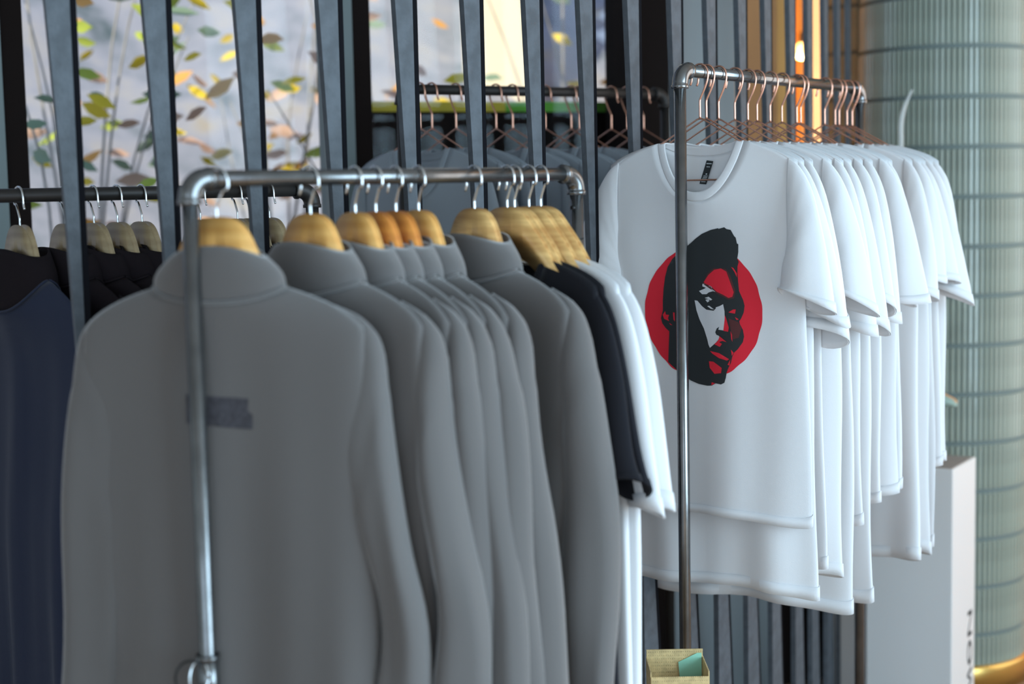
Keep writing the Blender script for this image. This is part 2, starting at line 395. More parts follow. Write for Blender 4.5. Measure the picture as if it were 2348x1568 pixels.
# ------------------------------------------------------------------ pipe racks
PR = 0.0125
def rack(name, A, B, zr, label, m, extras=(), r=PR, foot=0.35):
    """A, B: foot of the near and the far pole; zr: height of the rail's axis"""
    A = Vector((A[0], A[1], 0)); B = Vector((B[0], B[1], 0))
    d = (B - A).normalized(); L = (B - A).length
    nrm = Vector((d.y, -d.x, 0))
    root = empty(name, A); tag(root, label, 'clothes rack')
    rb = 0.03
    tube('rail', [d * rb + Vector((0, 0, zr)), d * (L - rb) + Vector((0, 0, zr))], r, m, root, 20)
    for s, base in ((1, Vector((0, 0, 0))), (-1, d * L)):
        tube('pole', [base + Vector((0, 0, 0.03)), base + Vector((0, 0, zr - rb))], r, m, root, 20)
        path = [base + Vector((0, 0, zr - rb - 0.008))]; rr = [r * 1.42]
        for i in range(13):
            a = math.pi / 2 * i / 12
            path.append(base + d * (s * rb * (1 - math.cos(a))) + Vector((0, 0, zr - rb + rb * math.sin(a)))); rr.append(r * 1.3)
        path.append(base + d * (s * (rb + 0.008)) + Vector((0, 0, zr))); rr.append(r * 1.42)
        path.insert(1, path[0] + Vector((0, 0, 0.0065))); rr.insert(1, r * 1.42)
        path.insert(len(path) - 1, path[-1] - d * (s * 0.0065)); rr.insert(len(rr) - 1, r * 1.42)
        tube('elbow', path, rr, m, root, 20)
        tube('foot_bar', [base - nrm * foot + Vector((0, 0, 0.03)), base + nrm * foot + Vector((0, 0, 0.03))], r, m, root, 14)
        tubes('foot_cap', [([base + nrm * (e * foot) + Vector((0, 0, 0.0)), base + nrm * (e * foot) + Vector((0, 0, 0.05))], r * 1.5) for e in (-1, 1)], m, root, 14)
    return root, A, d, L
pA = P(434, 450, 2.30); pB = P(1322, 480, 2.90)
Z1 = (P(470, 409, 2.33).z + P(1290, 400, 2.88).z) / 2
r1, A1, D1, L1 = rack('clothes_rack', pA, pB, Z1, 'dark steel pipe rack in front holding the grey sweatshirts', M_PIPE)
pA = P(1562, 500, 3.27); pB = P(1972, 260, 4.05)
Z2 = (P(1600, 164, 3.33).z + P(1962, 202, 4.03).z) / 2
r2, A2, D2, L2 = rack('clothes_rack', pA, pB, Z2, 'grey steel pipe rack on the right holding the white T-shirts', M_PIPE2)
pA = P(-260, 600, 2.90); pB = P(716, 480, 3.33)
Z3 = (P(50, 446, 3.05).z + P(690, 437, 3.31).z) / 2
r3, A3, D3, L3 = rack('clothes_rack', pA, pB, Z3, 'black pipe rack behind the slats on the left holding dark garments', M_PIPE_D, r=0.0135, foot=0.25)
pA = P(925, 400, 3.89); pB = P(1526, 400, 4.33)
Z4 = (P(960, 206, 3.92).z + P(1500, 214, 4.31).z) / 2
r4, A4, D4, L4 = rack('clothes_rack', pA, pB, Z4, 'dark pipe rack by the window in the middle holding slate T-shirts', M_PIPE_D, r=0.0125, foot=0.2)
# fittings on the front rack: tee with a lock ring low on the near pole, set screw and joint high on the far pole
zt = P(473, 1500, 2.30).z
tubes('tee_fitting', [([(0, 0, zt - 0.09), (0, 0, zt)], 0.0165), ([(0, 0, zt - 0.008), (0, 0, zt)], 0.0185)], M_PIPE, r1, 18)
ring = [Vector((-0.024 + 0.020 * math.cos(a), -0.02 + 0.008 * math.cos(a), zt - 0.028 + 0.024 * math.sin(a))) for a in [2 * math.pi * i / 28 for i in range(29)]]
tube('lock_ring', ring, 0.0022, M_SCREW, r1, 8)
ring = [Vector((-0.010 + 0.014 * math.cos(a), -0.022 + 0.010 * math.sin(a), zt - 0.028 + 0.022 * math.sin(a))) for a in [2 * math.pi * i / 28 for i in range(29)]]
tube('lock_ring', ring, 0.0018, M_CHROME, r1, 8)
pb = D1 * L1
tube('set_screw', [pb + Vector((-0.006, -0.010, P(1313, 476, 2.9).z)), pb + Vector((-0.008, -0.0155, P(1313, 476, 2.9).z))], 0.0045, M_SCREW, r1, 12)
zj = P(1325, 546, 2.9).z
tube('joint_ring', [pb + Vector((0, 0, zj - 0.001)), pb + Vector((0, 0, zj + 0.001))], 0.0131, M_SCREW, r1, 20)

def rail_s(A, D, L, zr, px, dz=-0.06):
    """distance along a rail whose hanging point is seen at px"""
    lo, hi = 0.0, L
    for _ in range(40):
        m = (lo + hi) / 2
        q = A + D * m + Vector((0, 0, zr + dz))
        if proj(q)[0] < px: lo = m
        else: hi = m
    return (lo + hi) / 2

# ------------------------------------------------------------------ hangers (local: x across, y along the rail, z up, origin on the rail's axis)
def hook_path(z0, flip=1, kink=-0.057):
    pts = [(0, 0, z0), (0, 0, (z0 + kink) / 2), (0, 0, kink - 0.004), (0.003, 0, kink + 0.004), (0.012, 0, kink + 0.022), (0.0185, 0, -0.016), (0.0195, 0, -0.003), (0.0150, 0, 0.0095), (0.0055, 0, 0.0155),
           (-0.0055, 0, 0.0155), (-0.0150, 0, 0.0090), (-0.0185, 0, -0.004), (-0.0195, 0, -0.017), (-0.023, 0, -0.027)]
    return catmull([(x * flip, y, z) for x, y, z in pts], 44)
def wood_outline(steep):
    if steep:
        top = catmull([(0, 0, -0.060), (0.020, 0, -0.0622), (0.037, 0, -0.072), (0.050, 0, -0.091), (0.062, 0, -0.118), (0.082, 0, -0.158), (0.112, 0, -0.190), (0.150, 0, -0.222), (0.158, 0, -0.236)], 26)
        bot = catmull([(0.152, 0, -0.244), (0.135, 0, -0.238), (0.11, 0, -0.222), (0.085, 0, -0.198), (0.055, 0, -0.165), (0.03, 0, -0.145), (0, 0, -0.138)], 20)
        right = [(p.x, p.z) for p in top] + [(p.x, p.z) for p in bot]
        return right + [(-x, z) for x, z in reversed(right[1:-1])]
    top = catmull([(0, 0, -0.060), (0.021, 0, -0.0620), (0.042, 0, -0.071), (0.062, 0, -0.091), (0.090, 0, -0.121), (0.115, 0, -0.154), (0.150, 0, -0.196), (0.176, 0, -0.222), (0.181, 0, -0.232)], 26)
    bot = catmull([(0.176, 0, -0.240), (0.160, 0, -0.232), (0.13, 0, -0.204), (0.095, 0, -0.178), (0.06, 0, -0.152), (0.03, 0, -0.138), (0, 0, -0.134)], 20)
    right = [(p.x, p.z) for p in top] + [(p.x, p.z) for p in bot]
    left = [(-x, z) for x, z in reversed(right[1:-1])]
    return right + left
def wood_hanger_mesh(m, steep, th=0.0075):
    OUT = wood_outline(steep)
    # rounded plank: rings of the outline pulled in towards the middle line at both faces; shoulders bent slightly forward
    n = len(OUT); V = []; Fc = []
    mid = [(x * 0.985, -0.06 + (z + 0.06) * 0.985) for x, z in OUT]
    def inset(k):
        out = []
        for i in range(n):
            x0, z0 = OUT[i - 1]; x1, z1 = OUT[(i + 1) % n]
            tx, tz = x1 - x0, z1 - z0; l = math.hypot(tx, tz) or 1
            nx, nz = tz / l, -tx / l
            x, z = OUT[i]; out.append((x + nx * -k * -1 * -1, z + nz * -k * -1 * -1))
        return out
    layers = [(-th, 0.004), (-th * 0.75, 0.0012), (-th * 0.3, 0.0), (th * 0.3, 0.0), (th * 0.75, 0.0012), (th, 0.004)]
    for y, k in layers:
        for x, z in inset(k):
            V.append((x, y * (1 - 0.55 * min(1, abs(x) / .18)), z))
    for i in range(len(layers) - 1):
        for k in range(n):
            a = i * n + k; b = i * n + (k + 1) % n
            Fc.append((a, b, b + n, a + n))
    # faces as strips between the upper and lower edge
    nt = 26; nb = 20; R = nt + nb
    up = list(range(nt)); lo = [R - 1 - min(nb - 1, round(i * (nb - 1) / (nt - 1))) for i in range(nt)]
    for base, fl_ in ((0, False), ((len(layers) - 1) * n, True)):
        for side in (0, 1):
            mp = (lambda i: i) if side == 0 else (lambda i: (0 if i == 0 else (R - 1 if i == R - 1 else 2 * R - 2 - i)))
            for i in range(nt - 1):
                q = [base + mp(up[i]), base + mp(up[i + 1]), base + mp(lo[i + 1]), base + mp(lo[i])]
                q = list(dict.fromkeys(q))
                if len(q) >= 3: Fc.append(tuple(q))
    me = mesh('shoulder_bar', V, Fc, m)
    bm = bmesh.new(); bm.from_mesh(me); bmesh.ops.recalc_face_normals(bm, faces=bm.faces); bm.to_mesh(me); bm.free()
    return me
WH_MESH = {(m.name, st_): wood_hanger_mesh(m, st_) for m in (M_WOOD, M_WOOD_O, M_OLIVE, M_WOOD_D) for st_ in (True, False)}
def tube_mesh(name, paths, m, ns=8):
    V, Fc = [], []
    for path, r in paths:
        v, f = tube_vf([Vector(p) for p in path], r, ns, True, len(V)); V += v; Fc += f
    return mesh(name, V, Fc, m)
HOOK_W = {f: tube_mesh('hook', [(hook_path(-0.066, f, -0.040), 0.0021)], M_CHROME) for f in (1, -1)}
HOOK_C = {f: tube_mesh('hook', [(hook_path(-0.097, f, -0.056), 0.0023)], M_COPPER) for f in (1, -1)}
def round_poly(pts, rad=0.012, n=6):
    out = []
    m = len(pts)
    for i in range(m):
        a = Vector(pts[i - 1]); b = Vector(pts[i]); c = Vector(pts[(i + 1) % m])
        u = (a - b).normalized(); w = (c - b).normalized()
        p0 = b + u * rad; p1 = b + w * rad
        for k in range(n + 1):
            t = k / n; out.append(p0 * (1 - t) ** 2 + b * 2 * t * (1 - t) + p1 * t * t)
    return out
_fr = round_poly([(0, 0, -0.095), (0.196, 0, -0.202), (0.196, 0, -0.226), (-0.196, 0, -0.226), (-0.196, 0, -0.202)], 0.009)
_fr.append(_fr[0]); _fr.append(_fr[1])
FRAME_C = tube_mesh('shoulder_wire', [(_fr, 0.0019)], M_COPPER)
def wood_hanger(loc, rz, m, label, group, flip=1, steep=True):
    h = empty('wooden_hanger', loc, rz); tag(h, label, 'hanger', group)
    link('shoulder_bar', WH_MESH[(m.name, steep)], h); o = link('hook', HOOK_W[flip], h); o['label'] = 'chrome hook'
    return h
def wire_hanger(loc, rz, label, group, flip=1):
    h = empty('wire_hanger', loc, rz); tag(h, label, 'hanger', group)
    link('shoulder_wire', FRAME_C, h); link('hook', HOOK_C[flip], h)
    return h

# ------------------------------------------------------------------ garments
def interp(xs, t):
    """piecewise linear through evenly spaced values"""
    n = len(xs) - 1; k = min(int(t * n), n - 1); u = t * n - k
    u = u * u * (3 - 2 * u) * 0.5 + u * 0.5
    return xs[k] * (1 - u) + xs[k + 1] * u
def body_vf(g, rs):
    NU = g.get('nu', 64); V = []; Fc = []
    ph = [rs.uniform(0, 6.28) for _ in range(6)]
    k1 = rs.uniform(20, 27) * g.get('kf', 1); k2 = rs.uniform(38, 52) * g.get('kf', 1)
    wn, dn, zn = g['wn'], g['dn'], g['zn']
    Wt, Dt, zt_ = g['W'][0], g['D'][0], g['zt']
    KS = 9; KB = g.get('kb', 30)
    ring0 = None
    for k in range(KS + KB + 1):
        for j in range(NU):
            th = 2 * math.pi * j / NU
            c, s = math.cos(th), math.sin(th)
            sy = math.copysign(abs(s) ** g.get('ex', .6), s) if abs(s) > 1e-9 else 0
            drop = (g['drop_f'] if s < 0 else g['drop_b']) * abs(s) ** 1.5
            N = (wn * math.copysign(abs(c) ** 0.9, c), dn * s, zn - drop)
            cen = max(g['drop_f'] if s < 0 else g['drop_b'], 0.02) + 0.05
            zT = zt_ - cen * abs(s) ** 0.8
            if k <= KS:
                t = k / KS
                ex = 0.55 * t + 0.45 * math.sin(t * math.pi / 2)
                x = N[0] + (Wt * c - N[0]) * ex
                y = N[1] + (Dt * sy - N[1]) * math.sin(t * math.pi / 2)
                z = N[2] + (zT - N[2]) * (0.7 * t + 0.3 * t ** 2)
                s_ = 0
            else:
                s_ = (k - KS) / KB
                W = interp(g['W'], s_); D = interp(g['D'], s_)
                hem = g['zh'] + g.get('hem_tilt', 0) * c + 0.006 * math.sin(3 * th + ph[0])
                x = W * c; y = D * sy; z = zT + (hem - zT) * s_
            dpt = (g['zn'] - z) / (g['zn'] - g['zh'])
            dpt = max(0, dpt)
            amp = g['fold'] * min(1.0, dpt ** 1.1 * 1.1)
            rip = math.sin(k1 * x + ph[1] + 1.2 * z) + 0.5 * math.sin(k2 * x + ph[2] - 2.0 * z)
            rip += 0.45 * math.sin(k1 * 0.55 * x + ph[5])
            y += amp * rip * (1.0 if s < 0 else 0.8)
            y += g.get('lean', 0) * dpt
            # soft hollow below the shoulder blades / chest
            if s < 0:
                y += g.get('hollow', 0) * math.exp(-((dpt - 0.28) / 0.16) ** 2) * math.sin(math.pi * min(1, abs(x) / Wt)) 
            x += 0.5 * amp * math.sin(9 * z + ph[3])
            # hem turn-up: a shallow stitched groove near the edge
            V.append((x, y, z))
    for k in range(KS + KB):
        for j in range(NU):
            a = k * NU + j; b = k * NU + (j + 1) % NU
            Fc.append((b, a, a + NU, b + NU))
    return V, Fc, NU
def sleeve_vf(O, I, b, yo, side, rs, n=30, NU=26, wr=0.004, seam=None, ex=.75, tilt=0.0):
    O = catmull([(x, 0, z) for x, z in O], n); I = catmull([(x, 0, z) for x, z in I], n)
    ph = [rs.uniform(0, 6.28) for _ in range(4)]
    V = []; Fc = []
    for i in range(n):
        t = i / (n - 1)
        c = (O[i] + I[i]) / 2; a = (O[i] - I[i]) / 2
        bb = interp(b, t); yy = interp(yo, t)
        sm = 1.0
        if seam: sm = 1 - 0.06 * math.exp(-((t - seam) / 0.018) ** 2)
        for k in range(NU):
            f = 2 * math.pi * k / NU
            cc, ss = math.cos(f), math.sin(f)
            w = 1 + (wr / 0.04) * t * math.sin(3 * f + ph[0] + 4 * t) 
            p = c + a * cc * sm
            y = yy + bb * w * sm * math.copysign(abs(ss) ** ex, ss) + wr * 0.9 * t * math.sin(16 * p.z + 25 * p.x + ph[1])
            V.append((side * p.x, y, p.z + 0.003 * t * math.sin(2 * f + ph[2]) - tilt * t ** 3 * (0.5 + 0.5 * ss)))
    for i in range(n - 1):
        for k in range(NU):
            q = i * NU + k; r = i * NU + (k + 1) % NU
            Fc.append((q, q + NU, r + NU, r) if side > 0 else (q, r, r + NU, q + NU))
    return V, Fc
def solid(o, t):
    m = o.modifiers.new('cloth_thickness', 'SOLIDIFY'); m.thickness = t; m.offset = -1
def collar_strip(V, NU, width, up, m, name, root, th, bulge=0.0, rows=6):
    """band standing on (up>0) or lying along the neckline; width for rib bands"""
    ring = [Vector(V[j]) for j in range(NU)]
    cen = sum(ring, Vector()) / NU
    vv = []; ff = []
    for r in range(rows + 1):
        t = r / rows
        for j in range(NU):
            p = ring[j]
            if up:
                q = Vector((p.x * (1 - 0.30 * t ** 1.6), p.y * (1 - 0.10 * t), p.z * (1 - t) + (ring[0].z + up) * t))
                q.x += bulge * math.sin(math.pi * t) * (p.x / 0.1); q.y += bulge * math.sin(math.pi * t) * (1 if p.y > 0 else -1) * 0.7
                q.z -= 0.016 * t * math.cos(2 * math.pi * j / NU) ** 2
            else:
                d = Vector((cen.x - p.x, 0, 0)); 
                a = 2 * math.pi * j / NU
                inw = Vector((-math.cos(a) * width * 0.9, 0, abs(math.sin(a)) * width))
                q = p + inw * t + Vector((0, (-1 if p.y < 0 else 1) * 0.0012 * math.sin(math.pi * t), 0))
            vv.append(q)
    for r in range(rows):
        for j in range(NU):
            a = r * NU + j; b = r * NU + (j + 1) % NU
            ff.append((a, b, b + NU, a + NU))
    o = obj(name, vv, ff, m, root); solid(o, th)
    return o
def hem_band(V, NU, i0, i1, m, root):
    a = [Vector(v) for v in V[i0 * NU:(i0 + 1) * NU]]; b = [Vector(v) for v in V[i1 * NU:(i1 + 1) * NU]]
    vv = []; ff = []
    for ring in (a, b):
        c = sum(ring, Vector()) / NU
        for k, p in enumerate(ring):
            t = ring[(k + 1) % NU] - ring[k - 1]; n_ = Vector((t.y, -t.x, 0))
            if n_.length > 1e-9: n_.normalize()
            if n_.dot(p - c) < 0: n_ = -n_
            vv.append(p + n_ * 0.0014)
    for k in range(NU): ff.append((k, (k + 1) % NU, NU + (k + 1) % NU, NU + k))
    o = obj('hem', vv, ff, m, root); solid(o, 0.001)
def garment(name, loc, rz, g, m, label, cat, group, seed, sleeves, collar):
    rs = random.Random(seed)
    root = empty(name, loc, rz); tag(root, label, cat, group)
    V, Fc, NU = body_vf(g, rs)
    b = obj('body', V, Fc, m, root); solid(b, 0.0022)
    if collar[0] == 'rib': hem_band(V, NU, len(V) // NU - 2, len(V) // NU - 1, m, root)
    for side in (1, -1):
        sp = sleeves[0] if side == 1 else sleeves[1]
        v, f = sleeve_vf(sp['O'], sp['I'], sp['b'], sp['y'], side, rs, wr=sp.get('wr', 0.004), seam=sp.get('seam'), ex=sp.get('ex', .75), tilt=sp.get('tilt', 0.0))
        s = obj('sleeve', v, f, m, root); solid(s, 0.002)
        if collar[0] == 'rib': hem_band(v, 26, 27, 29, m, s)
    if collar[0] == 'stand':
        collar_strip(V, NU, 0, collar[1], collar[2] if len(collar) > 2 else m, 'collar', root, 0.004, bulge=0.004, rows=8)
        # stitched seam cord where the collar meets the body
        pts = [Vector(v) for v in V[:NU]]; pts = [p + Vector((p.x * 0.02, math.copysign(0.002, p.y), 0)) for p in pts] + [pts[0]]
        tube('collar_seam', pts, 0.0026, m, root, 6)
    else:
        collar_strip(V, NU, collar[1], 0, m, 'neck_rib', root, 0.0025)
    return root, b, (V, Fc)
def jit(L, rs, a):
    return [tuple(c + rs.uniform(-a, a) * min(1, i / 2) for c in p) for i, p in enumerate(L)]
def hoodie_spec(rs, length=0.74, spread=1.0):
    O = [(.175, -.188), (.222, -.212), (.246, -.256), (.258, -.37), (.272, -.52), (.290, -.72), (.300, -.90)]
    I = [(.150, -.38), (.158, -.41), (.165, -.46), (.172, -.56), (.182, -.67), (.198, -.79), (.212, -.90)]
    def sp():
        k = rs.uniform(-0.010, 0.012); bend = rs.uniform(-0.012, 0.014)
        o = [(x + k * max(0, -z - .25) * 3 + bend * math.sin((-z - .2) * 7) * (1 if z < -.3 else 0), z) for x, z in O]
        i_ = [(x + k * max(0, -z - .25) * 3 + bend * math.sin((-z - .2) * 7) * (1 if z < -.45 else 0), z) for x, z in I]
        return dict(O=o, I=i_, b=[.010, .022, .032, .040, .042, .040, .034], y=[.012, .014, .018, .020, .022, .020, .016 + rs.uniform(-.02, .02)], wr=.009, seam=.40)
    g = dict(wn=.104, dn=.050, zn=-.160, zt=-.220, drop_f=.022, drop_b=.045, W=[.224, .236, .234, .230, .224, .220], D=[.030, .042, .046, .048, .050, .048], zh=-.16 - length, fold=.0100, hollow=.014, kf=1.35, ex=.62)
    return g, (sp(), sp())
def tee_spec(rs, length=0.79, sl=1.0, fold=0.008, sx=None):
    O = [(.205, -.184), (.230, -.202), (.258, -.246), (.284, -.325), (.305, -.41), (.320, -.482)]
    I = [(.205, -.372), (.203, -.385), (.200, -.398), (.197, -.412), (.194, -.428), (.190, -.445)]
    def sp():
        sw = rs.uniform(-.035, .015) if sx is None else sx
        ln = rs.uniform(-.01, .11) * sl if sx is None else 0
        o = [(x + sw * (i / 5) ** 2, z - ln * (i / 5) ** 2) for i, (x, z) in enumerate(O)]
        ii = [(x + sw * (i / 5) ** 2, z - (ln + rs.uniform(-.035, .035)) * (i / 5) ** 2) for i, (x, z) in enumerate(I)]
        yf = -.018 if sx is not None else rs.uniform(-.020, .004)
        return dict(O=o, I=ii, tilt=.035 if sx is not None else rs.uniform(-.01, .05), b=[.008, .014, .018, .022, .027, .030], y=[0, -.002, -.004, yf * .6, yf * .85, yf], wr=.006, ex=1.15)
    g = dict(wn=.104, dn=.022, zn=-.146, zt=-.190, drop_f=.125, drop_b=.030, W=[.226, .238, .244, .248, .250, .252], D=[.010, .019, .020, .020, .020, .020], zh=-.146 - length, fold=fold, nu=72, ex=.85)
    return g, (sp(), sp())

# ---- front rack: seven grey sweatshirts, two black and two white T-shirts
HX = [497, 712, 815, 862, 908, 960, 1088, 1163, 1180, 1213, 1240]
HA = [14, 38, 47, 49, 50, 50, 47, 47, 47, 47, 47]
WM = [M_WOOD, M_WOOD, M_WOOD, M_WOOD_O, M_WOOD_O, M_WOOD, M_OLIVE, M_OLIVE, M_OLIVE, M_OLIVE, M_OLIVE]
front = None
for i, px in enumerate(HX):
    s = rail_s(A1, D1, L1, Z1, px)
    loc = A1 + D1 * s + Vector((0, 0, Z1)); rz = -math.radians(HA[i])
    rs = random.Random(100 + i)
    wname = 'olive wood' if WM[i] is M_OLIVE else ('orange wooden' if WM[i] is M_WOOD_O else 'honey wooden')
    if i < 7:
        what = ORD[i] + ' grey sweatshirt'
    else:
        what = ['front black T-shirt', 'rear black T-shirt', 'front white T-shirt', 'rear white T-shirt'][i - 7] + ' of the front rack'
    wood_hanger(loc, rz, WM[i], '%s hanger carrying the %s' % (wname, what), 'wooden hangers on the front rack', steep=i < 7)
    if i < 7:
        g, sl = hoodie_spec(rs)
        if i < 2:
            sl[0]['I'] = [(.150, -.38), (.165, -.43), (.186, -.49), (.214, -.56), (.236, -.65), (.228, -.76), (.205, -.90)]
            sl[0]['O'][4:] = [(.278, -.54), (.304, -.68), (.298, -.90)]
        if i == 0: g.update(D=[.024, .028, .030, .034, .038, .040], hollow=.004, dn=.036, lean=.02)
        lab = ('light grey funnel-neck sweatshirt nearest the camera with a dark patch print on its back' if i == 0 else
               '%s grey funnel-neck sweatshirt counted from the near pole of the front rack' % ORD[i])
        root, b, vf = garment('sweatshirt', loc, rz, g, M_GREY, lab, 'sweatshirt', 'grey sweatshirts on the front rack', 200 + i, sl, ('stand', .062))
        if i == 0: front = (root, vf)
    else:
        g, sl = tee_spec(rs, .78 if i < 9 else .84, fold=.004)
        g['wn'] = .098; g['dn'] = .026; g['W'] = [.215, .225, .228, .23, .23, .23]; g['D'] = [.017, .020, .020, .020, .020, .020]; g['ex'] = .6
        for sp in sl:
            sp['O'] = [(.150, -.165), (.200, -.188), (.238, -.235), (.268, -.33), (.292, -.45), (.312, -.565 if i >= 9 else -.50)]
            sp['I'] = [(.115, -.37), (.14, -.40), (.165, -.43), (.19, -.46), (.215, -.50), (.232, -.560 if i >= 9 else -.515)]
            sp['b'] = [.010, .014, .016, .018, .018, .018]; sp['y'] = [0, 0, 0, 0, 0, 0]
        m = M_BLACK if i < 9 else M_WHITE
        lab = ['black T-shirt hanging right behind the last grey sweatshirt', 'black T-shirt hanging right in front of the white ones on the front rack',
               'white wide-sleeved T-shirt next to the black one on the front rack', 'last white T-shirt at the far end of the front rack'][i - 7]
        garment('t_shirt', loc, rz, g, m, lab, 'T-shirt', 'T-shirts at the end of the front rack', 240 + i, sl, ('rib', .016))

def bvh_of(vf):
    return BVHTree.FromPolygons([Vector(v) for v in vf[0]], [tuple(f) for f in vf[1]])
def inside(p, poly):
    x, y = p; r = False; n = len(poly)
    for i in range(n):
        x0, y0 = poly[i]; x1, y1 = poly[i - 1]
        if (y0 > y) != (y1 > y) and x < (x1 - x0) * (y - y0) / (y1 - y0) + x0: r = not r
    return r
def lay_on(bvh, polys, lift0, step=0.006):
    """flat print: outlines in garment (x, z), laid over the front of the cloth; returns verts, faces, material indices"""
    V = []; Fc = []; MI = []
    for k, (poly, mi, lv) in enumerate(polys):
        n = len(poly)
        pts = [Vector(p) for p in poly]
        xs = [p[0] for p in poly]; zs = [p[1] for p in poly]
        x = min(xs) + step / 2
        while x < max(xs):
            z = min(zs) + step / 2
            while z < max(zs):
                if inside((x, z), poly): pts.append(Vector((x, z)))
                z += step
            x += step
        res = delaunay_2d_cdt(pts, [(i, (i + 1) % n) for i in range(n)], [], 1, 1e-6)
        v2, f2 = res[0], res[2]
        base = len(V)
        for p in v2:
            hit = bvh.ray_cast(Vector((p[0], -1, p[1])), Vector((0, 1, 0)))
            y = hit[0].y if hit[0] is not None else 0
            V.append((p[0], y - lift0 - lv * 0.0004, p[1]))
        for f in f2:
            Fc.append(tuple(base + i for i in f)); MI.append(mi)
    return V, Fc, MI
def to_local(root, px, py, ylocal):
    """where the line of sight through a point meets the garment's own plane y = ylocal"""
    mw = Matrix.Translation(root.location) @ root.rotation_euler.to_matrix().to_4x4()
    inv = mw.inverted()
    c = inv @ CAM; q = inv @ P(px, py, 5.0)
    t = (ylocal - c.y) / (q.y - c.y)
    r = c + (q - c) * t
    return (r.x, r.z)

# dark patch print on the back of the nearest sweatshirt
root, vf = front
bv = bvh_of(vf)
patch = [to_local(root, x - 4, y + 4, -.018) for x, y in ((430, 899), (500, 905), (572, 911), (570, 938), (582, 950), (581, 981), (520, 976), (470, 970), (432, 967))]
v, f, mi = lay_on(bv, [(patch, 0, 0)], 0.0006, 0.008)
o = obj('back_print', v, f, [M_PRINT_G], root, midx=mi); o['label'] = 'dark grey block print'

# ---- right rack: fifteen white T-shirts on copper hangers
TX = [1605, 1620, 1648, 1685, 1715, 1736, 1766, 1793, 1827, 1836, 1891, 1915, 1924, 1942, 1954]
TH = [1178, 1335, 1275, 1290, 1370, 1180, 1345, 1130, 1110, 1100, 1255, 1240, 1230, 1050, 1040]
tee1 = None
for i, px in enumerate(TX):
    s = rail_s(A2, D2, L2, Z2, px, -0.095)
    loc = A2 + D2 * s + Vector((0, 0, Z2))
    rs = random.Random(300 + i)
    rz = -math.radians(37 + (0 if i == 0 else rs.uniform(-2.5, 2.5)))
    wire_hanger(loc, rz, '%s copper wire hanger from the near pole of the white T-shirt rack' % ORD[i], 'copper hangers on the right rack')
    zh = P(px, TH[i], loc.y).z - Z2
    g, sl = tee_spec(rs, -.146 - zh, fold=.006 if i == 0 else .009, sx=0.0 if i == 0 else None)
    if i == 0:
        sl[1]['O'][2:] = [(.262, -.250), (.296, -.32), (.326, -.40), (.350, -.47)]
    lab = ('white T-shirt with a black face and red disc print, nearest on the right rack' if i == 0 else
           '%s plain white T-shirt from the near pole of the right rack' % ORD[i] if i < 14 else 'last white T-shirt at the far end of the right rack beside the column')
    root, b, vf = garment('t_shirt', loc, rz, g, M_WHITE, lab, 'T-shirt', 'white T-shirts on copper hangers', 330 + i, sl, ('rib', .020))
    if i == 0: tee1 = (root, vf)
root, vf = tee1
bv = bvh_of(vf)
def Z(pts): return [to_local(root, 1440 + x / 3.8235, 500 + y / 3.8235, -.025) for x, y in pts]
cx, cz = to_local(root, 1604.5, 716, -.025)
disc = [(cx + (0.1425 + 0.0012 * math.sin(17 * a) * math.sin(5 * a)) * math.cos(a), cz + (0.1425 + 0.001 * math.sin(23 * a)) * math.sin(a)) for a in [2 * math.pi * i / 180 for i in range(180)]]
head = Z([(520, 222), (560, 185), (620, 140), (700, 105), (765, 90), (770, 96), (820, 82), (840, 98), (875, 105), (905, 160), (918, 172), (930, 225), (942, 230), (944, 300), (938, 358), (952, 385), (943, 425), (946, 490), (955, 560), (965, 640), (1000, 720), (1012, 770), (1005, 830), (985, 880), (970, 905),
          (975, 930), (1000, 980), (1010, 1040), (1000, 1090), (960, 1150), (930, 1180), (915, 1220), (905, 1270), (885, 1310), (870, 1350), (862, 1400), (850, 1442), (820, 1457), (770, 1448), (735, 1468), (690, 1470), (610, 1455), (540, 1425), (445, 1360), (335, 1265),
          (345, 995), (310, 965), (280, 925), (268, 880), (285, 810), (285, 720), (290, 620), (300, 520), (320, 430), (360, 360), (428, 292), (470, 262)])
polys = [(disc, 1, 0), (head, 0, 1)]
PALE = [[(575, 722), (600, 725), (640, 772), (680, 803), (740, 812), (768, 782), (800, 772), (832, 755), (845, 815), (848, 890), (838, 985), (800, 1000), (798, 1030), (806, 1052), (770, 1092), (716, 1138), (702, 1108), (690, 1060), (660, 970), (620, 890), (592, 810)],
        [(640, 578), (665, 575), (715, 598), (768, 648), (735, 642), (700, 652), (680, 668), (640, 668), (612, 640), (655, 622), (672, 612), (640, 600)],
        [(665, 700), (700, 690), (735, 715), (722, 716), (696, 708)], [(672, 716), (700, 712), (708, 728), (694, 740), (680, 732)], [(690, 772), (708, 768), (756, 802), (720, 797)]]
for p in PALE: polys.append((Z(p), 3, 2))
DARK = [[(605, 712), (660, 718), (720, 740), (770, 790), (748, 812), (700, 806), (655, 780)], [(765, 1000), (778, 968), (800, 952), (792, 978), (838, 984), (880, 1000), (880, 1040), (830, 1048), (800, 1032), (775, 1022)]]
for p in DARK: polys.append((Z(p), 0, 3))
for p in ([(668, 702), (700, 694), (730, 718), (720, 722), (690, 708)], [(690, 772), (708, 768), (752, 800), (722, 795)], [(676, 720), (698, 716), (704, 730), (692, 740)]): polys.append((Z(p), 3, 4))
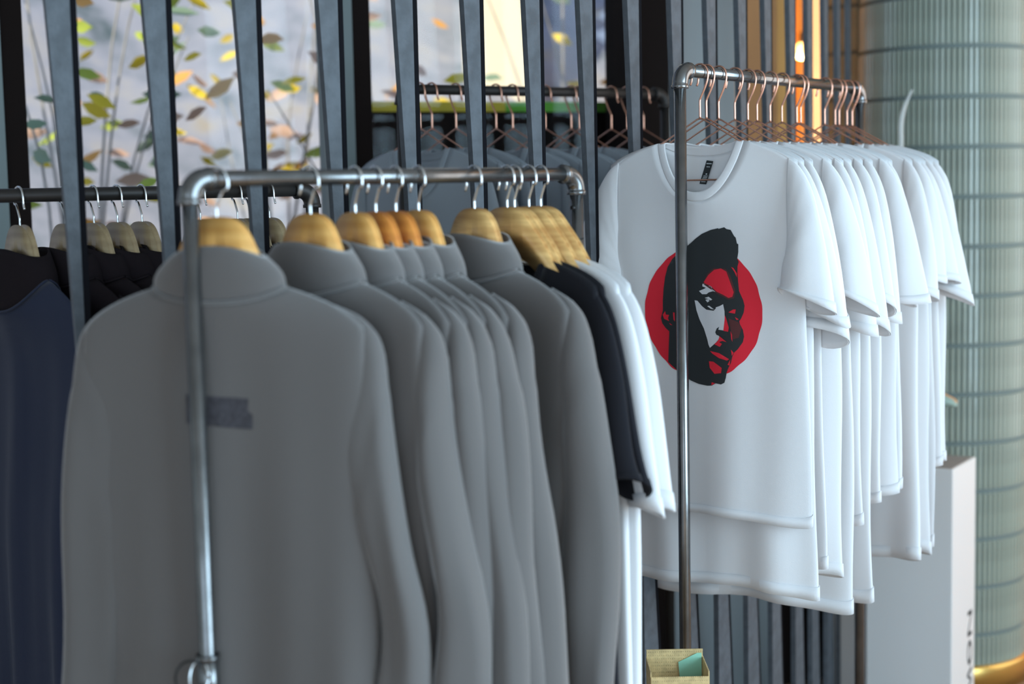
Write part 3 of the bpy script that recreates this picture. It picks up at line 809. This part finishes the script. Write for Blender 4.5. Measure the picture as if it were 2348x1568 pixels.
RED = [[(652, 562), (690, 500), (740, 455), (800, 442), (850, 470), (880, 540), (922, 650), (912, 690), (880, 700), (830, 672), (770, 645), (718, 598), (662, 574)],
       [(849, 850), (862, 880), (885, 960), (880, 996), (838, 988), (847, 900)],
       [(806, 1036), (868, 1086), (832, 1076), (800, 1085), (828, 1102), (808, 1128), (758, 1106), (790, 1075)],
       [(718, 1165), (800, 1182), (892, 1236), (872, 1248), (800, 1226), (740, 1188)],
       [(708, 1255), (750, 1258), (828, 1312), (822, 1358), (760, 1364), (716, 1312)],
       [(880, 826), (918, 802), (942, 800), (936, 838), (905, 832)], [(935, 868), (968, 888), (950, 893)],
       [(285, 850), (308, 818), (315, 848), (345, 850), (335, 880), (345, 905), (298, 885)], [(382, 828), (396, 830), (400, 908), (386, 890)], [(345, 920), (378, 940), (358, 937)],
       [(890, 430), (910, 438), (942, 485), (944, 520), (920, 472)], [(735, 1438), (768, 1448), (730, 1466)], [(906, 1152), (928, 1180), (914, 1208)], [(878, 1284), (902, 1238), (896, 1292)], [(900, 990), (912, 1020), (918, 1085), (908, 1060)]]
polys.append((Z([(880, 878), (962, 912), (990, 965), (968, 1050), (918, 1062), (902, 980)]), 2, 2))
polys.append((Z([(840, 445), (885, 500), (935, 640), (925, 705), (880, 715), (830, 690), (770, 660), (640, 575), (680, 490), (735, 440)]), 2, 2))
for p in RED: polys.append((Z(p), 1, 3))
v, f, mi = lay_on(bv, polys, 0.0006, 0.007)
o = obj('face_print', v, f, [M_INK, M_INK_RED, M_INK_DRED, M_INK_WHITE], root, midx=mi); o['label'] = 'black and white face in front of a red disc'
# woven neck label inside the back of the collar
def quad_local(pts, y, name, m, parent):
    q = [to_local(root, a, b_, y) for a, b_ in pts]
    vv = [(x, y - .0004, z) for x, z in q] + [(x, y + .0004, z) for x, z in q]; n = len(q)
    return obj(name, vv, [tuple(range(n)), tuple(range(2 * n - 1, n - 1, -1))] + [(i, n + i, n + (i + 1) % n, (i + 1) % n) for i in range(n)], m, parent, smooth=False)
yl = 0.004
tg = quad_local([(1620.5, 367.5), (1635.5, 369.5), (1619, 422.5), (1604, 421.5)], yl, 'neck_label', M_TAG, root); tg['label'] = 'black woven label'
for pts in ([(1620.5, 374), (1632, 374.5), (1631.5, 376.3), (1620, 376)], [(1620.5, 381.5), (1628, 382), (1627.5, 383.3), (1620, 383)], [(1618.5, 397.5), (1621.5, 397.5), (1621, 400.5), (1618, 400.5)]) + tuple([(1613.6 - 1.45 * k, 402.5 + 3.3 * k), (1622.8 - 1.2 * k, 402.8 + 3.3 * k), (1622.3 - 1.2 * k, 404.3 + 3.3 * k), (1613.1 - 1.45 * k, 404.0 + 3.3 * k)] for k in range(5)):
    quad_local(pts, yl - .0012, 'label_print', M_TAG_T, tg)

# ---- rack behind the slats on the left: dark garments on wooden hangers
BX = [46, 150, 216, 270, 326, 460, 545, 575, 618]
for i, px in enumerate(BX):
    s = rail_s(A3, D3, L3, Z3, px, -0.06)
    loc = A3 + D3 * s + Vector((0, 0, Z3)); rs = random.Random(500 + i); rz = -math.radians(46 + rs.uniform(-3, 3))
    wood_hanger(loc, rz, M_WOOD_D, '%s wooden hanger from the left on the rack behind the slats' % ORD[i], 'wooden hangers behind the slats', flip=-1)
    g, sl = hoodie_spec(rs)
    g['D'] = [.022, .03, .034, .036, .036, .036]
    for sp in sl: sp['b'] = [x * .7 for x in sp['b']]
    if i == 0:
        g['drop_f'] = .060; g['wn'] = .105; g['zh'] = -1.15
        garment('sweatshirt', loc, rz, g, M_NAVY, 'navy sweatshirt with a dark brown collar at the left edge, behind the slats', 'sweatshirt', 'dark garments behind the slats', 520 + i, sl, ('stand', .06, M_DARK))
    else:
        garment('sweatshirt', loc, rz, g, M_DARK, '%s dark garment from the left on the rack behind the slats' % ORD[i], 'sweatshirt', 'dark garments behind the slats', 520 + i, sl, ('stand', .06))

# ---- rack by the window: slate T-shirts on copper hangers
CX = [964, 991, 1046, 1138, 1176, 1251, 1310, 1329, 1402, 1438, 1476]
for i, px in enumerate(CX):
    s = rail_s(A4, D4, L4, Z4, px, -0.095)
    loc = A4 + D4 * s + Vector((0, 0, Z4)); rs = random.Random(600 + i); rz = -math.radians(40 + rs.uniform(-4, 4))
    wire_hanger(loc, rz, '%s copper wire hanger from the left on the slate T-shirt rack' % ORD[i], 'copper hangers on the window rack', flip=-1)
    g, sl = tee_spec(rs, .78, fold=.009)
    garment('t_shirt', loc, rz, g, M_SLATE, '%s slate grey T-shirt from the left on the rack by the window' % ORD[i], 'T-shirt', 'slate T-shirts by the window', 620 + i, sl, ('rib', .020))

# ------------------------------------------------------------------ tiled column
CC = Vector((P(2158, 430, 5.12).x, 5.12, 0))
col_o = empty('tiled_column', CC); tag(col_o, 'round column clad in narrow celadon finger tiles on the right', 'column')
def col_r(z): return 0.252 + 0.020 * max(0.0, min(1.0, (2.3 - z) / 0.9))
v, f = lathe_vf([(col_r(z), z) for z in [0.08 + i * (CEIL - 0.08) / 30 for i in range(31)]], 64)
obj('core', v, f, M_GROUT, col_o)
v, f = lathe_vf([(0.268, 0.0), (0.292, 0.0), (0.292, 0.075), (0.286, 0.082), (0.25, 0.082)], 64)
obj('base_ring', v, f, M_BRASS, col_o)
NT = 96; RH = 0.1536; TZ0 = P(2160, 222, 4.87).z - 12 * RH
w_ = 2 * math.pi * 0.262 / NT * 0.5 * 0.80; hh = RH / 2 - 0.006
tv = [(-w_, 0.000, -hh), (-w_ * .55, -0.0055, -hh + .002), (w_ * .55, -0.0055, -hh + .002), (w_, 0.000, -hh), (-w_, 0.000, hh), (-w_ * .55, -0.0055, hh - .002), (w_ * .55, -0.0055, hh - .002), (w_, 0.000, hh)]
tf = [(0, 1, 5, 4), (1, 2, 6, 5), (2, 3, 7, 6), (0, 3, 2, 1), (4, 5, 6, 7)]
TILE_M = mesh('tile', tv, tf, M_TILE, smooth=False)
cand = []
rows = int((CEIL - TZ0) / RH)
camdir = math.atan2(-CC.y, -CC.x)
TT = []
for r in range(-6, rows + 1):
    zc = TZ0 + (r + .5) * RH
    if zc < 0.085 or zc + hh > CEIL: continue
    for k in range(NT):
        a = 2 * math.pi * k / NT
        R_ = col_r(zc) + 0.001
        p = Vector((CC.x + R_ * math.cos(a), CC.y + R_ * math.sin(a), zc))
        fac = math.cos(a - camdir)
        if fac < -0.1: continue
        x, y = proj(p)
        lim = 1985 if y < 330 else (2060 + (y - 330) * .45 if y < 760 else 2150 if y < 1050 else 2242)
        vis = fac > 0.02 and lim < x < 2356 and -60 < y < 1600
        TT.append((fac if vis else -1, a, R_, zc))
TT.sort(reverse=True)
for fac, a, R_, zc in TT[:300]:
    o = link('tile', TILE_M, col_o, (R_ * math.cos(a), R_ * math.sin(a), zc)); o.rotation_euler = (0, 0, a + math.pi / 2)
V = []; Fc = []
for fac, a, R_, zc in TT[300:]:
    b0 = len(V); ca, sa = math.cos(a + math.pi / 2), math.sin(a + math.pi / 2)
    for x, y, z in tv: V.append((R_ * math.cos(a) + x * ca - y * sa, R_ * math.sin(a) + x * sa + y * ca, zc + z))
    Fc += [tuple(b0 + i for i in q) for q in tf]
o = obj('tile_field', V, Fc, M_TILE, col_o, smooth=False); o['kind'] = 'stuff'
# tiled wall strip between the doorway and the column
tw = empty('wall_tiled', (0, 0, 0)); tag(tw, None, kind='structure')
tp0 = P(1897, 200, 5.35); tp1 = P(1985, 200, 5.25)
td = Vector((tp1.x - tp0.x, tp1.y - tp0.y, 0)); tl = td.length; td.normalize(); tn = Vector((td.y, -td.x, 0))
q = [tp0, tp0 + td * (tl + .25), tp0 + td * (tl + .25) - tn * .08, tp0 - tn * .08]
prism('wall_body', [(v_.x, v_.y) for v_ in q], 0, CEIL, M_GROUT, tw)
hw = 0.021
tv2 = [(-hw * .85, 0, -hh), (-hw * .6, -.006, -hh), (hw * .6, -.006, -hh), (hw * .85, 0, -hh), (-hw * .85, 0, hh), (-hw * .6, -.006, hh), (hw * .6, -.006, hh), (hw * .85, 0, hh)]
TILE_W = mesh('tile', tv2, tf, M_TILE, smooth=False)
TZ1 = P(1940, 122, 5.3).z - 13 * RH
for r in range(22):
    zc = TZ1 + (r + .5) * RH
    if zc < 1.2 or zc + hh > CEIL: continue
    for k in range(6):
        p = tp0 + td * (0.02 + k * 2 * hw) + tn * 0.001
        o = link('tile', TILE_W, tw, (p.x, p.y, zc)); o.rotation_euler = (0, 0, math.atan2(td.y, td.x))

# ------------------------------------------------------------------ plinths
ph = math.radians(32)
pd = Vector((math.sin(ph), math.cos(ph), 0)); pw = Vector((math.cos(ph), -math.sin(ph), 0))
fc = P(2185, 1077, 4.5); PZ = fc.z
corner = Vector((fc.x, fc.y, 0))
pl = empty('plinth', corner); tag(pl, 'white square plinth with black lettering up its side, in front of the column', 'plinth')
def local_prism(name, root_o, base, pts, z0, z1, m):
    return prism(name, [tuple((base + pw * a + pd * b)[:2]) for a, b in pts], z0, z1, m, root_o)
o = local_prism('plinth_body', pl, Vector((0, 0, 0)), [(-0.26, 0), (0, 0), (0, 0.24), (-0.26, 0.24)], 0, PZ, M_PLINTH)
bb = o.modifiers.new('bevel', 'BEVEL'); bb.width = 0.003; bb.segments = 2
local_prism('top_panel', pl, Vector((0, 0, 0)), [(-0.252, 0.008), (-0.008, 0.008), (-0.008, 0.232), (-0.252, 0.232)], PZ, PZ + 0.001, M_PLINTH_T)
# lettering MON, turned a quarter to read upwards, on the right-hand side
def letter(name, polys_, zc, along):
    V = []; Fc = []
    for poly in polys_:
        b0 = len(V)
        for e in (0.0004, 0.0016):
            for u, w in poly:                      # u: up the plinth (reading direction), w: across, towards the front edge = letter's top
                p = pw * e + pd * (along - w)
                V.append((p.x, p.y, zc + u))
        n = len(poly)
        Fc += [tuple(b0 + n + i for i in range(n)), tuple(b0 + n - 1 - i for i in range(n))] + [(b0 + i, b0 + (i + 1) % n, b0 + n + (i + 1) % n, b0 + n + i) for i in range(n)]
    o = obj(name, V, Fc, M_INK, pl, smooth=False); o['label'] = 'black letter'
    return o
capH = 0.040; al = 0.205
def yz(y): return P(2225, y, 4.67).z
def seg(u0, u1): return (u0, u1)
n0, n1 = yz(1454) , yz(1397); lw_ = n1 - n0
letter('letter_n', [[(0, 0), (.012, 0), (.012, capH), (0, capH)], [(lw_ - .012, 0), (lw_, 0), (lw_, capH), (lw_ - .012, capH)], [(.012, capH), (.004, capH), (lw_ - .012, 0), (lw_ - .004, 0)]], n0, al)
o0, o1 = yz(1521), yz(1464); ow = o1 - o0
ring_o = []
for i in range(24):
    a0 = 2 * math.pi * i / 24; a1 = 2 * math.pi * (i + 1) / 24
    q = []
    for a, ru, rw in ((a0, ow / 2, capH / 2 + .001), (a1, ow / 2, capH / 2 + .001), (a1, ow / 2 - .015, capH / 2 - .003), (a0, ow / 2 - .015, capH / 2 - .003)):
        q.append((ow / 2 + ru * math.cos(a), capH / 2 + rw * math.sin(a)))
    ring_o.append(q)
letter('letter_o', ring_o, o0, al)
m1 = yz(1527); mw_ = 0.085; m0 = m1 - mw_
letter('letter_m', [[(0, 0), (.012, 0), (.026, capH), (.016, capH)], [(mw_ - .012, 0), (mw_, 0), (mw_ - .016, capH), (mw_ - .026, capH)], [(.020, capH), (.026, capH), (mw_ / 2 + .003, 0), (mw_ / 2 - .006, 0)], [(mw_ - .026, capH), (mw_ - .018, capH), (mw_ / 2 + .006, 0), (mw_ / 2 - .003, 0)]], m0, al)
p2c = P(1988, 1300, 4.72); pl2 = empty('plinth', (p2c.x, p2c.y, 0)); tag(pl2, 'plain white plinth standing to the left of the lettered one, behind the rack pole', 'plinth')
o = local_prism('plinth_body', pl2, Vector((0, 0, 0)), [(-0.12, 0), (-0.004, 0), (-0.004, 0.2), (-0.12, 0.2)], 0, PZ - 0.02, M_PLINTH)
bb = o.modifiers.new('bevel', 'BEVEL'); bb.width = 0.003; bb.segments = 2

# ------------------------------------------------------------------ small things on and around the plinth
rb_ = corner + pw * -0.20 + pd * 0.12
rs_ = empty('display_riser', (rb_.x, rb_.y, PZ + 0.001)); tag(rs_, 'small clear plastic riser on the plinth, behind the white T-shirts', 'riser')
zs = P(2170, 940, 4.6).z - PZ
tubes('riser_leg', [([(0, 0, 0), (0, 0, zs - 0.004)], 0.012)], M_MILKY, rs_, 12)
tubes('riser_plate', [([(0, 0, zs - 0.006), (0, 0, zs - .001)], 0.05)], M_MILKY, rs_, 20)
tipx = P(2194, 912, 4.62)
sh0 = Vector((rb_.x, rb_.y, PZ + zs + .002))
tip = Vector((tipx.x - sh0.x, tipx.y - sh0.y, 0)); tlen = tip.length; tdr = tip.normalized(); tsd = Vector((-tdr.y, tdr.x, 0))
shoe = empty('display_shoe', sh0); tag(shoe, 'pale green pointed shoe tip with an apricot edge sticking out behind the white T-shirts', 'shoe')
V = []; Fc = []
secs = [(-0.06, .03, .05), (-0.02, .036, .055), (0.03, .036, .052), (tlen * .55, .034, .045), (tlen * .8, .026, .034), (tlen * .95, .014, .022), (tlen, .004, .012)]
for u, w, h in secs:
    for k in range(14):
        a = 2 * math.pi * k / 14
        p = tdr * u + tsd * (w * math.cos(a)) + Vector((0, 0, h * (0.5 + 0.5 * math.sin(a)) + .004))
        V.append(p)
for i in range(len(secs) - 1):
    for k in range(14):
        a = i * 14 + k; b = i * 14 + (k + 1) % 14; Fc.append((a, b, b + 14, a + 14))
Fc.append(tuple(range(13, -1, -1))); Fc.append(tuple(len(V) - 14 + k for k in range(14)))
obj('upper', V, Fc, M_SHOE, shoe)
tube('trim', [tdr * u + Vector((0, 0, h + .004)) for u, w, h in secs[1:]], 0.004, M_SHOE_O, shoe, 8)
obj('lace_eyelet', *tube_vf([tdr * (tlen * .45) + tsd * -.034 + Vector((0, 0, .02)), tdr * (tlen * .45) + tsd * -.040 + Vector((0, 0, .02))], .007, 10), M_SCREW, shoe)
# curved milky strip rising behind the shirts
sb_ = corner + pw * -0.17 + pd * 0.15; st = Vector((sb_.x, sb_.y, 0))
stv = empty('plastic_strip', (st.x, st.y, PZ + .001)); tag(stv, 'curved milky plastic strip rising behind the white T-shirts in front of the column', 'strip')
ctr = [Vector((0, 0, 0)), Vector((0, 0, 0.5))] + [P(x, y, st.y) - Vector((st.x, st.y, PZ + .001)) for x, y in ((2064, 420), (2066, 330), (2066, 285), (2074, 245), (2092, 205))]
ctr = catmull(ctr, 40); V = []; Fc = []
for i, p in enumerate(ctr):
    wv = 0.008 * (1 - max(0, (i - 30) / 14)); 
    for dx, dy in ((-wv, 0), (0, -.003), (wv, 0), (0, .003)): V.append(p + Vector((dx, dy, 0)))
for i in range(len(ctr) - 1):
    for k in range(4):
        a = i * 4 + k; b = i * 4 + (k + 1) % 4; Fc.append((a, b, b + 4, a + 4))
Fc.append((3, 2, 1, 0)); Fc.append(tuple(len(V) - 4 + k for k in range(4)))
obj('strip_body', V, Fc, M_MILKY, stv)

# ------------------------------------------------------------------ straw bag with a mint lining
b1 = P(1495, 1532, 3.02); b2 = P(1624, 1532, 2.98)
bag = empty('straw_bag', ((b1.x + b2.x) / 2, (b1.y + b2.y) / 2 + .05, 0)); tag(bag, 'woven straw bag with a mint green lining at the bottom edge of the picture', 'bag')
hw_ = (b2 - b1).length / 2; bz = b2.z
zz = [0.0, bz * .5, bz]
def bag_side(y0, th, zt_, name, lift=0.0):
    # weave: thin flat strips, uprights and crossings
    V = []; Fc = []
    n = 26
    for i in range(n):
        x = -hw_ + 2 * hw_ * (i + .5) / n
        v, f = box_vf(x - hw_ / n * .86, x + hw_ / n * .86, y0 - th, y0 + th, 0, zt_)
        b0 = len(V); V += v; Fc += [tuple(b0 + k for k in q) for q in f]
    for j in range(int(zt_ / .007)):
        v, f = box_vf(-hw_, hw_, y0 - th * (1.5 if j % 2 else .9), y0 + th * (1.5 if j % 2 else .9), j * .007 + .0008, j * .007 + .0062)
        b0 = len(V); V += v; Fc += [tuple(b0 + k for k in q) for q in f]
    o = obj(name, V, Fc, M_STRAW, bag, smooth=False); o['kind'] = 'stuff'; return o
bag_side(0.05, 0.0012, bz, 'woven_back')
bag_side(-0.05, 0.0012, bz - 0.022, 'woven_front')
for sx in (-1, 1):
    box('side_panel', sx * hw_ - .001, sx * hw_ + .001, -0.05, 0.05, 0, bz - .012, M_STRAW, bag)
box('bottom', -hw_, hw_, -0.05, 0.05, 0.0, 0.004, M_STRAW, bag)
V = [(hw_ - .050, 0.046, bz - .022), (hw_ - .012, 0.046, bz - .004), (hw_ - .003, 0.046, bz - .004), (hw_ - .003, 0.046, bz - .15), (hw_ - .040, 0.046, bz - .15)]
V += [(x, y - .001, z) for x, y, z in V]
obj('mint_lining', V, [(4, 3, 2, 1, 0), (5, 6, 7, 8, 9)] + [(i, (i + 1) % 5, 5 + (i + 1) % 5, 5 + i) for i in range(5)], M_MINT, bag, smooth=False)
obj('top_hem', *box_vf(-hw_, hw_, 0.0475, 0.0525, bz, bz + .003), M_STRAW, bag, smooth=False)

# ------------------------------------------------------------------ warm lamps
def pendant(p, r, label, power):
    o = empty('pendant_lamp', p); tag(o, label, 'lamp', 'warm pendant bulbs')
    v, f = lathe_vf([(0.001, -r), (r * .5, -r * .87), (r * .87, -r * .5), (r, 0), (r * .87, r * .5), (r * .5, r * .87), (r * .35, r * 1.1)], 20)
    obj('bulb', v, f, M_BULB, o)
    tubes('socket', [([(0, 0, r * 1.05), (0, 0, r * 1.05 + .05)], .014)], M_SOCKET, o, 12)
    tubes('cord', [([(0, 0, r * 1.05 + .05), (0, 0, CEIL - p.z)], .003)], M_SOCKET, o, 6)
    l = bpy.data.lights.new('bulb_light', 'POINT'); l.energy = power; l.color = (1.0, 0.60, 0.25); l.shadow_soft_size = .06
    lo = bpy.data.objects.new('bulb_light', l); COL.objects.link(lo); lo.parent = o; lo.location = (0, 0, -r - .08)
pendant(P(1838, 118, 7.2), 0.034, 'glowing warm bulb seen between two slats left of the column', 95)
pendant(P(2352, 88, 7.0), 0.036, 'glowing warm bulb at the right edge beside the column', 40)
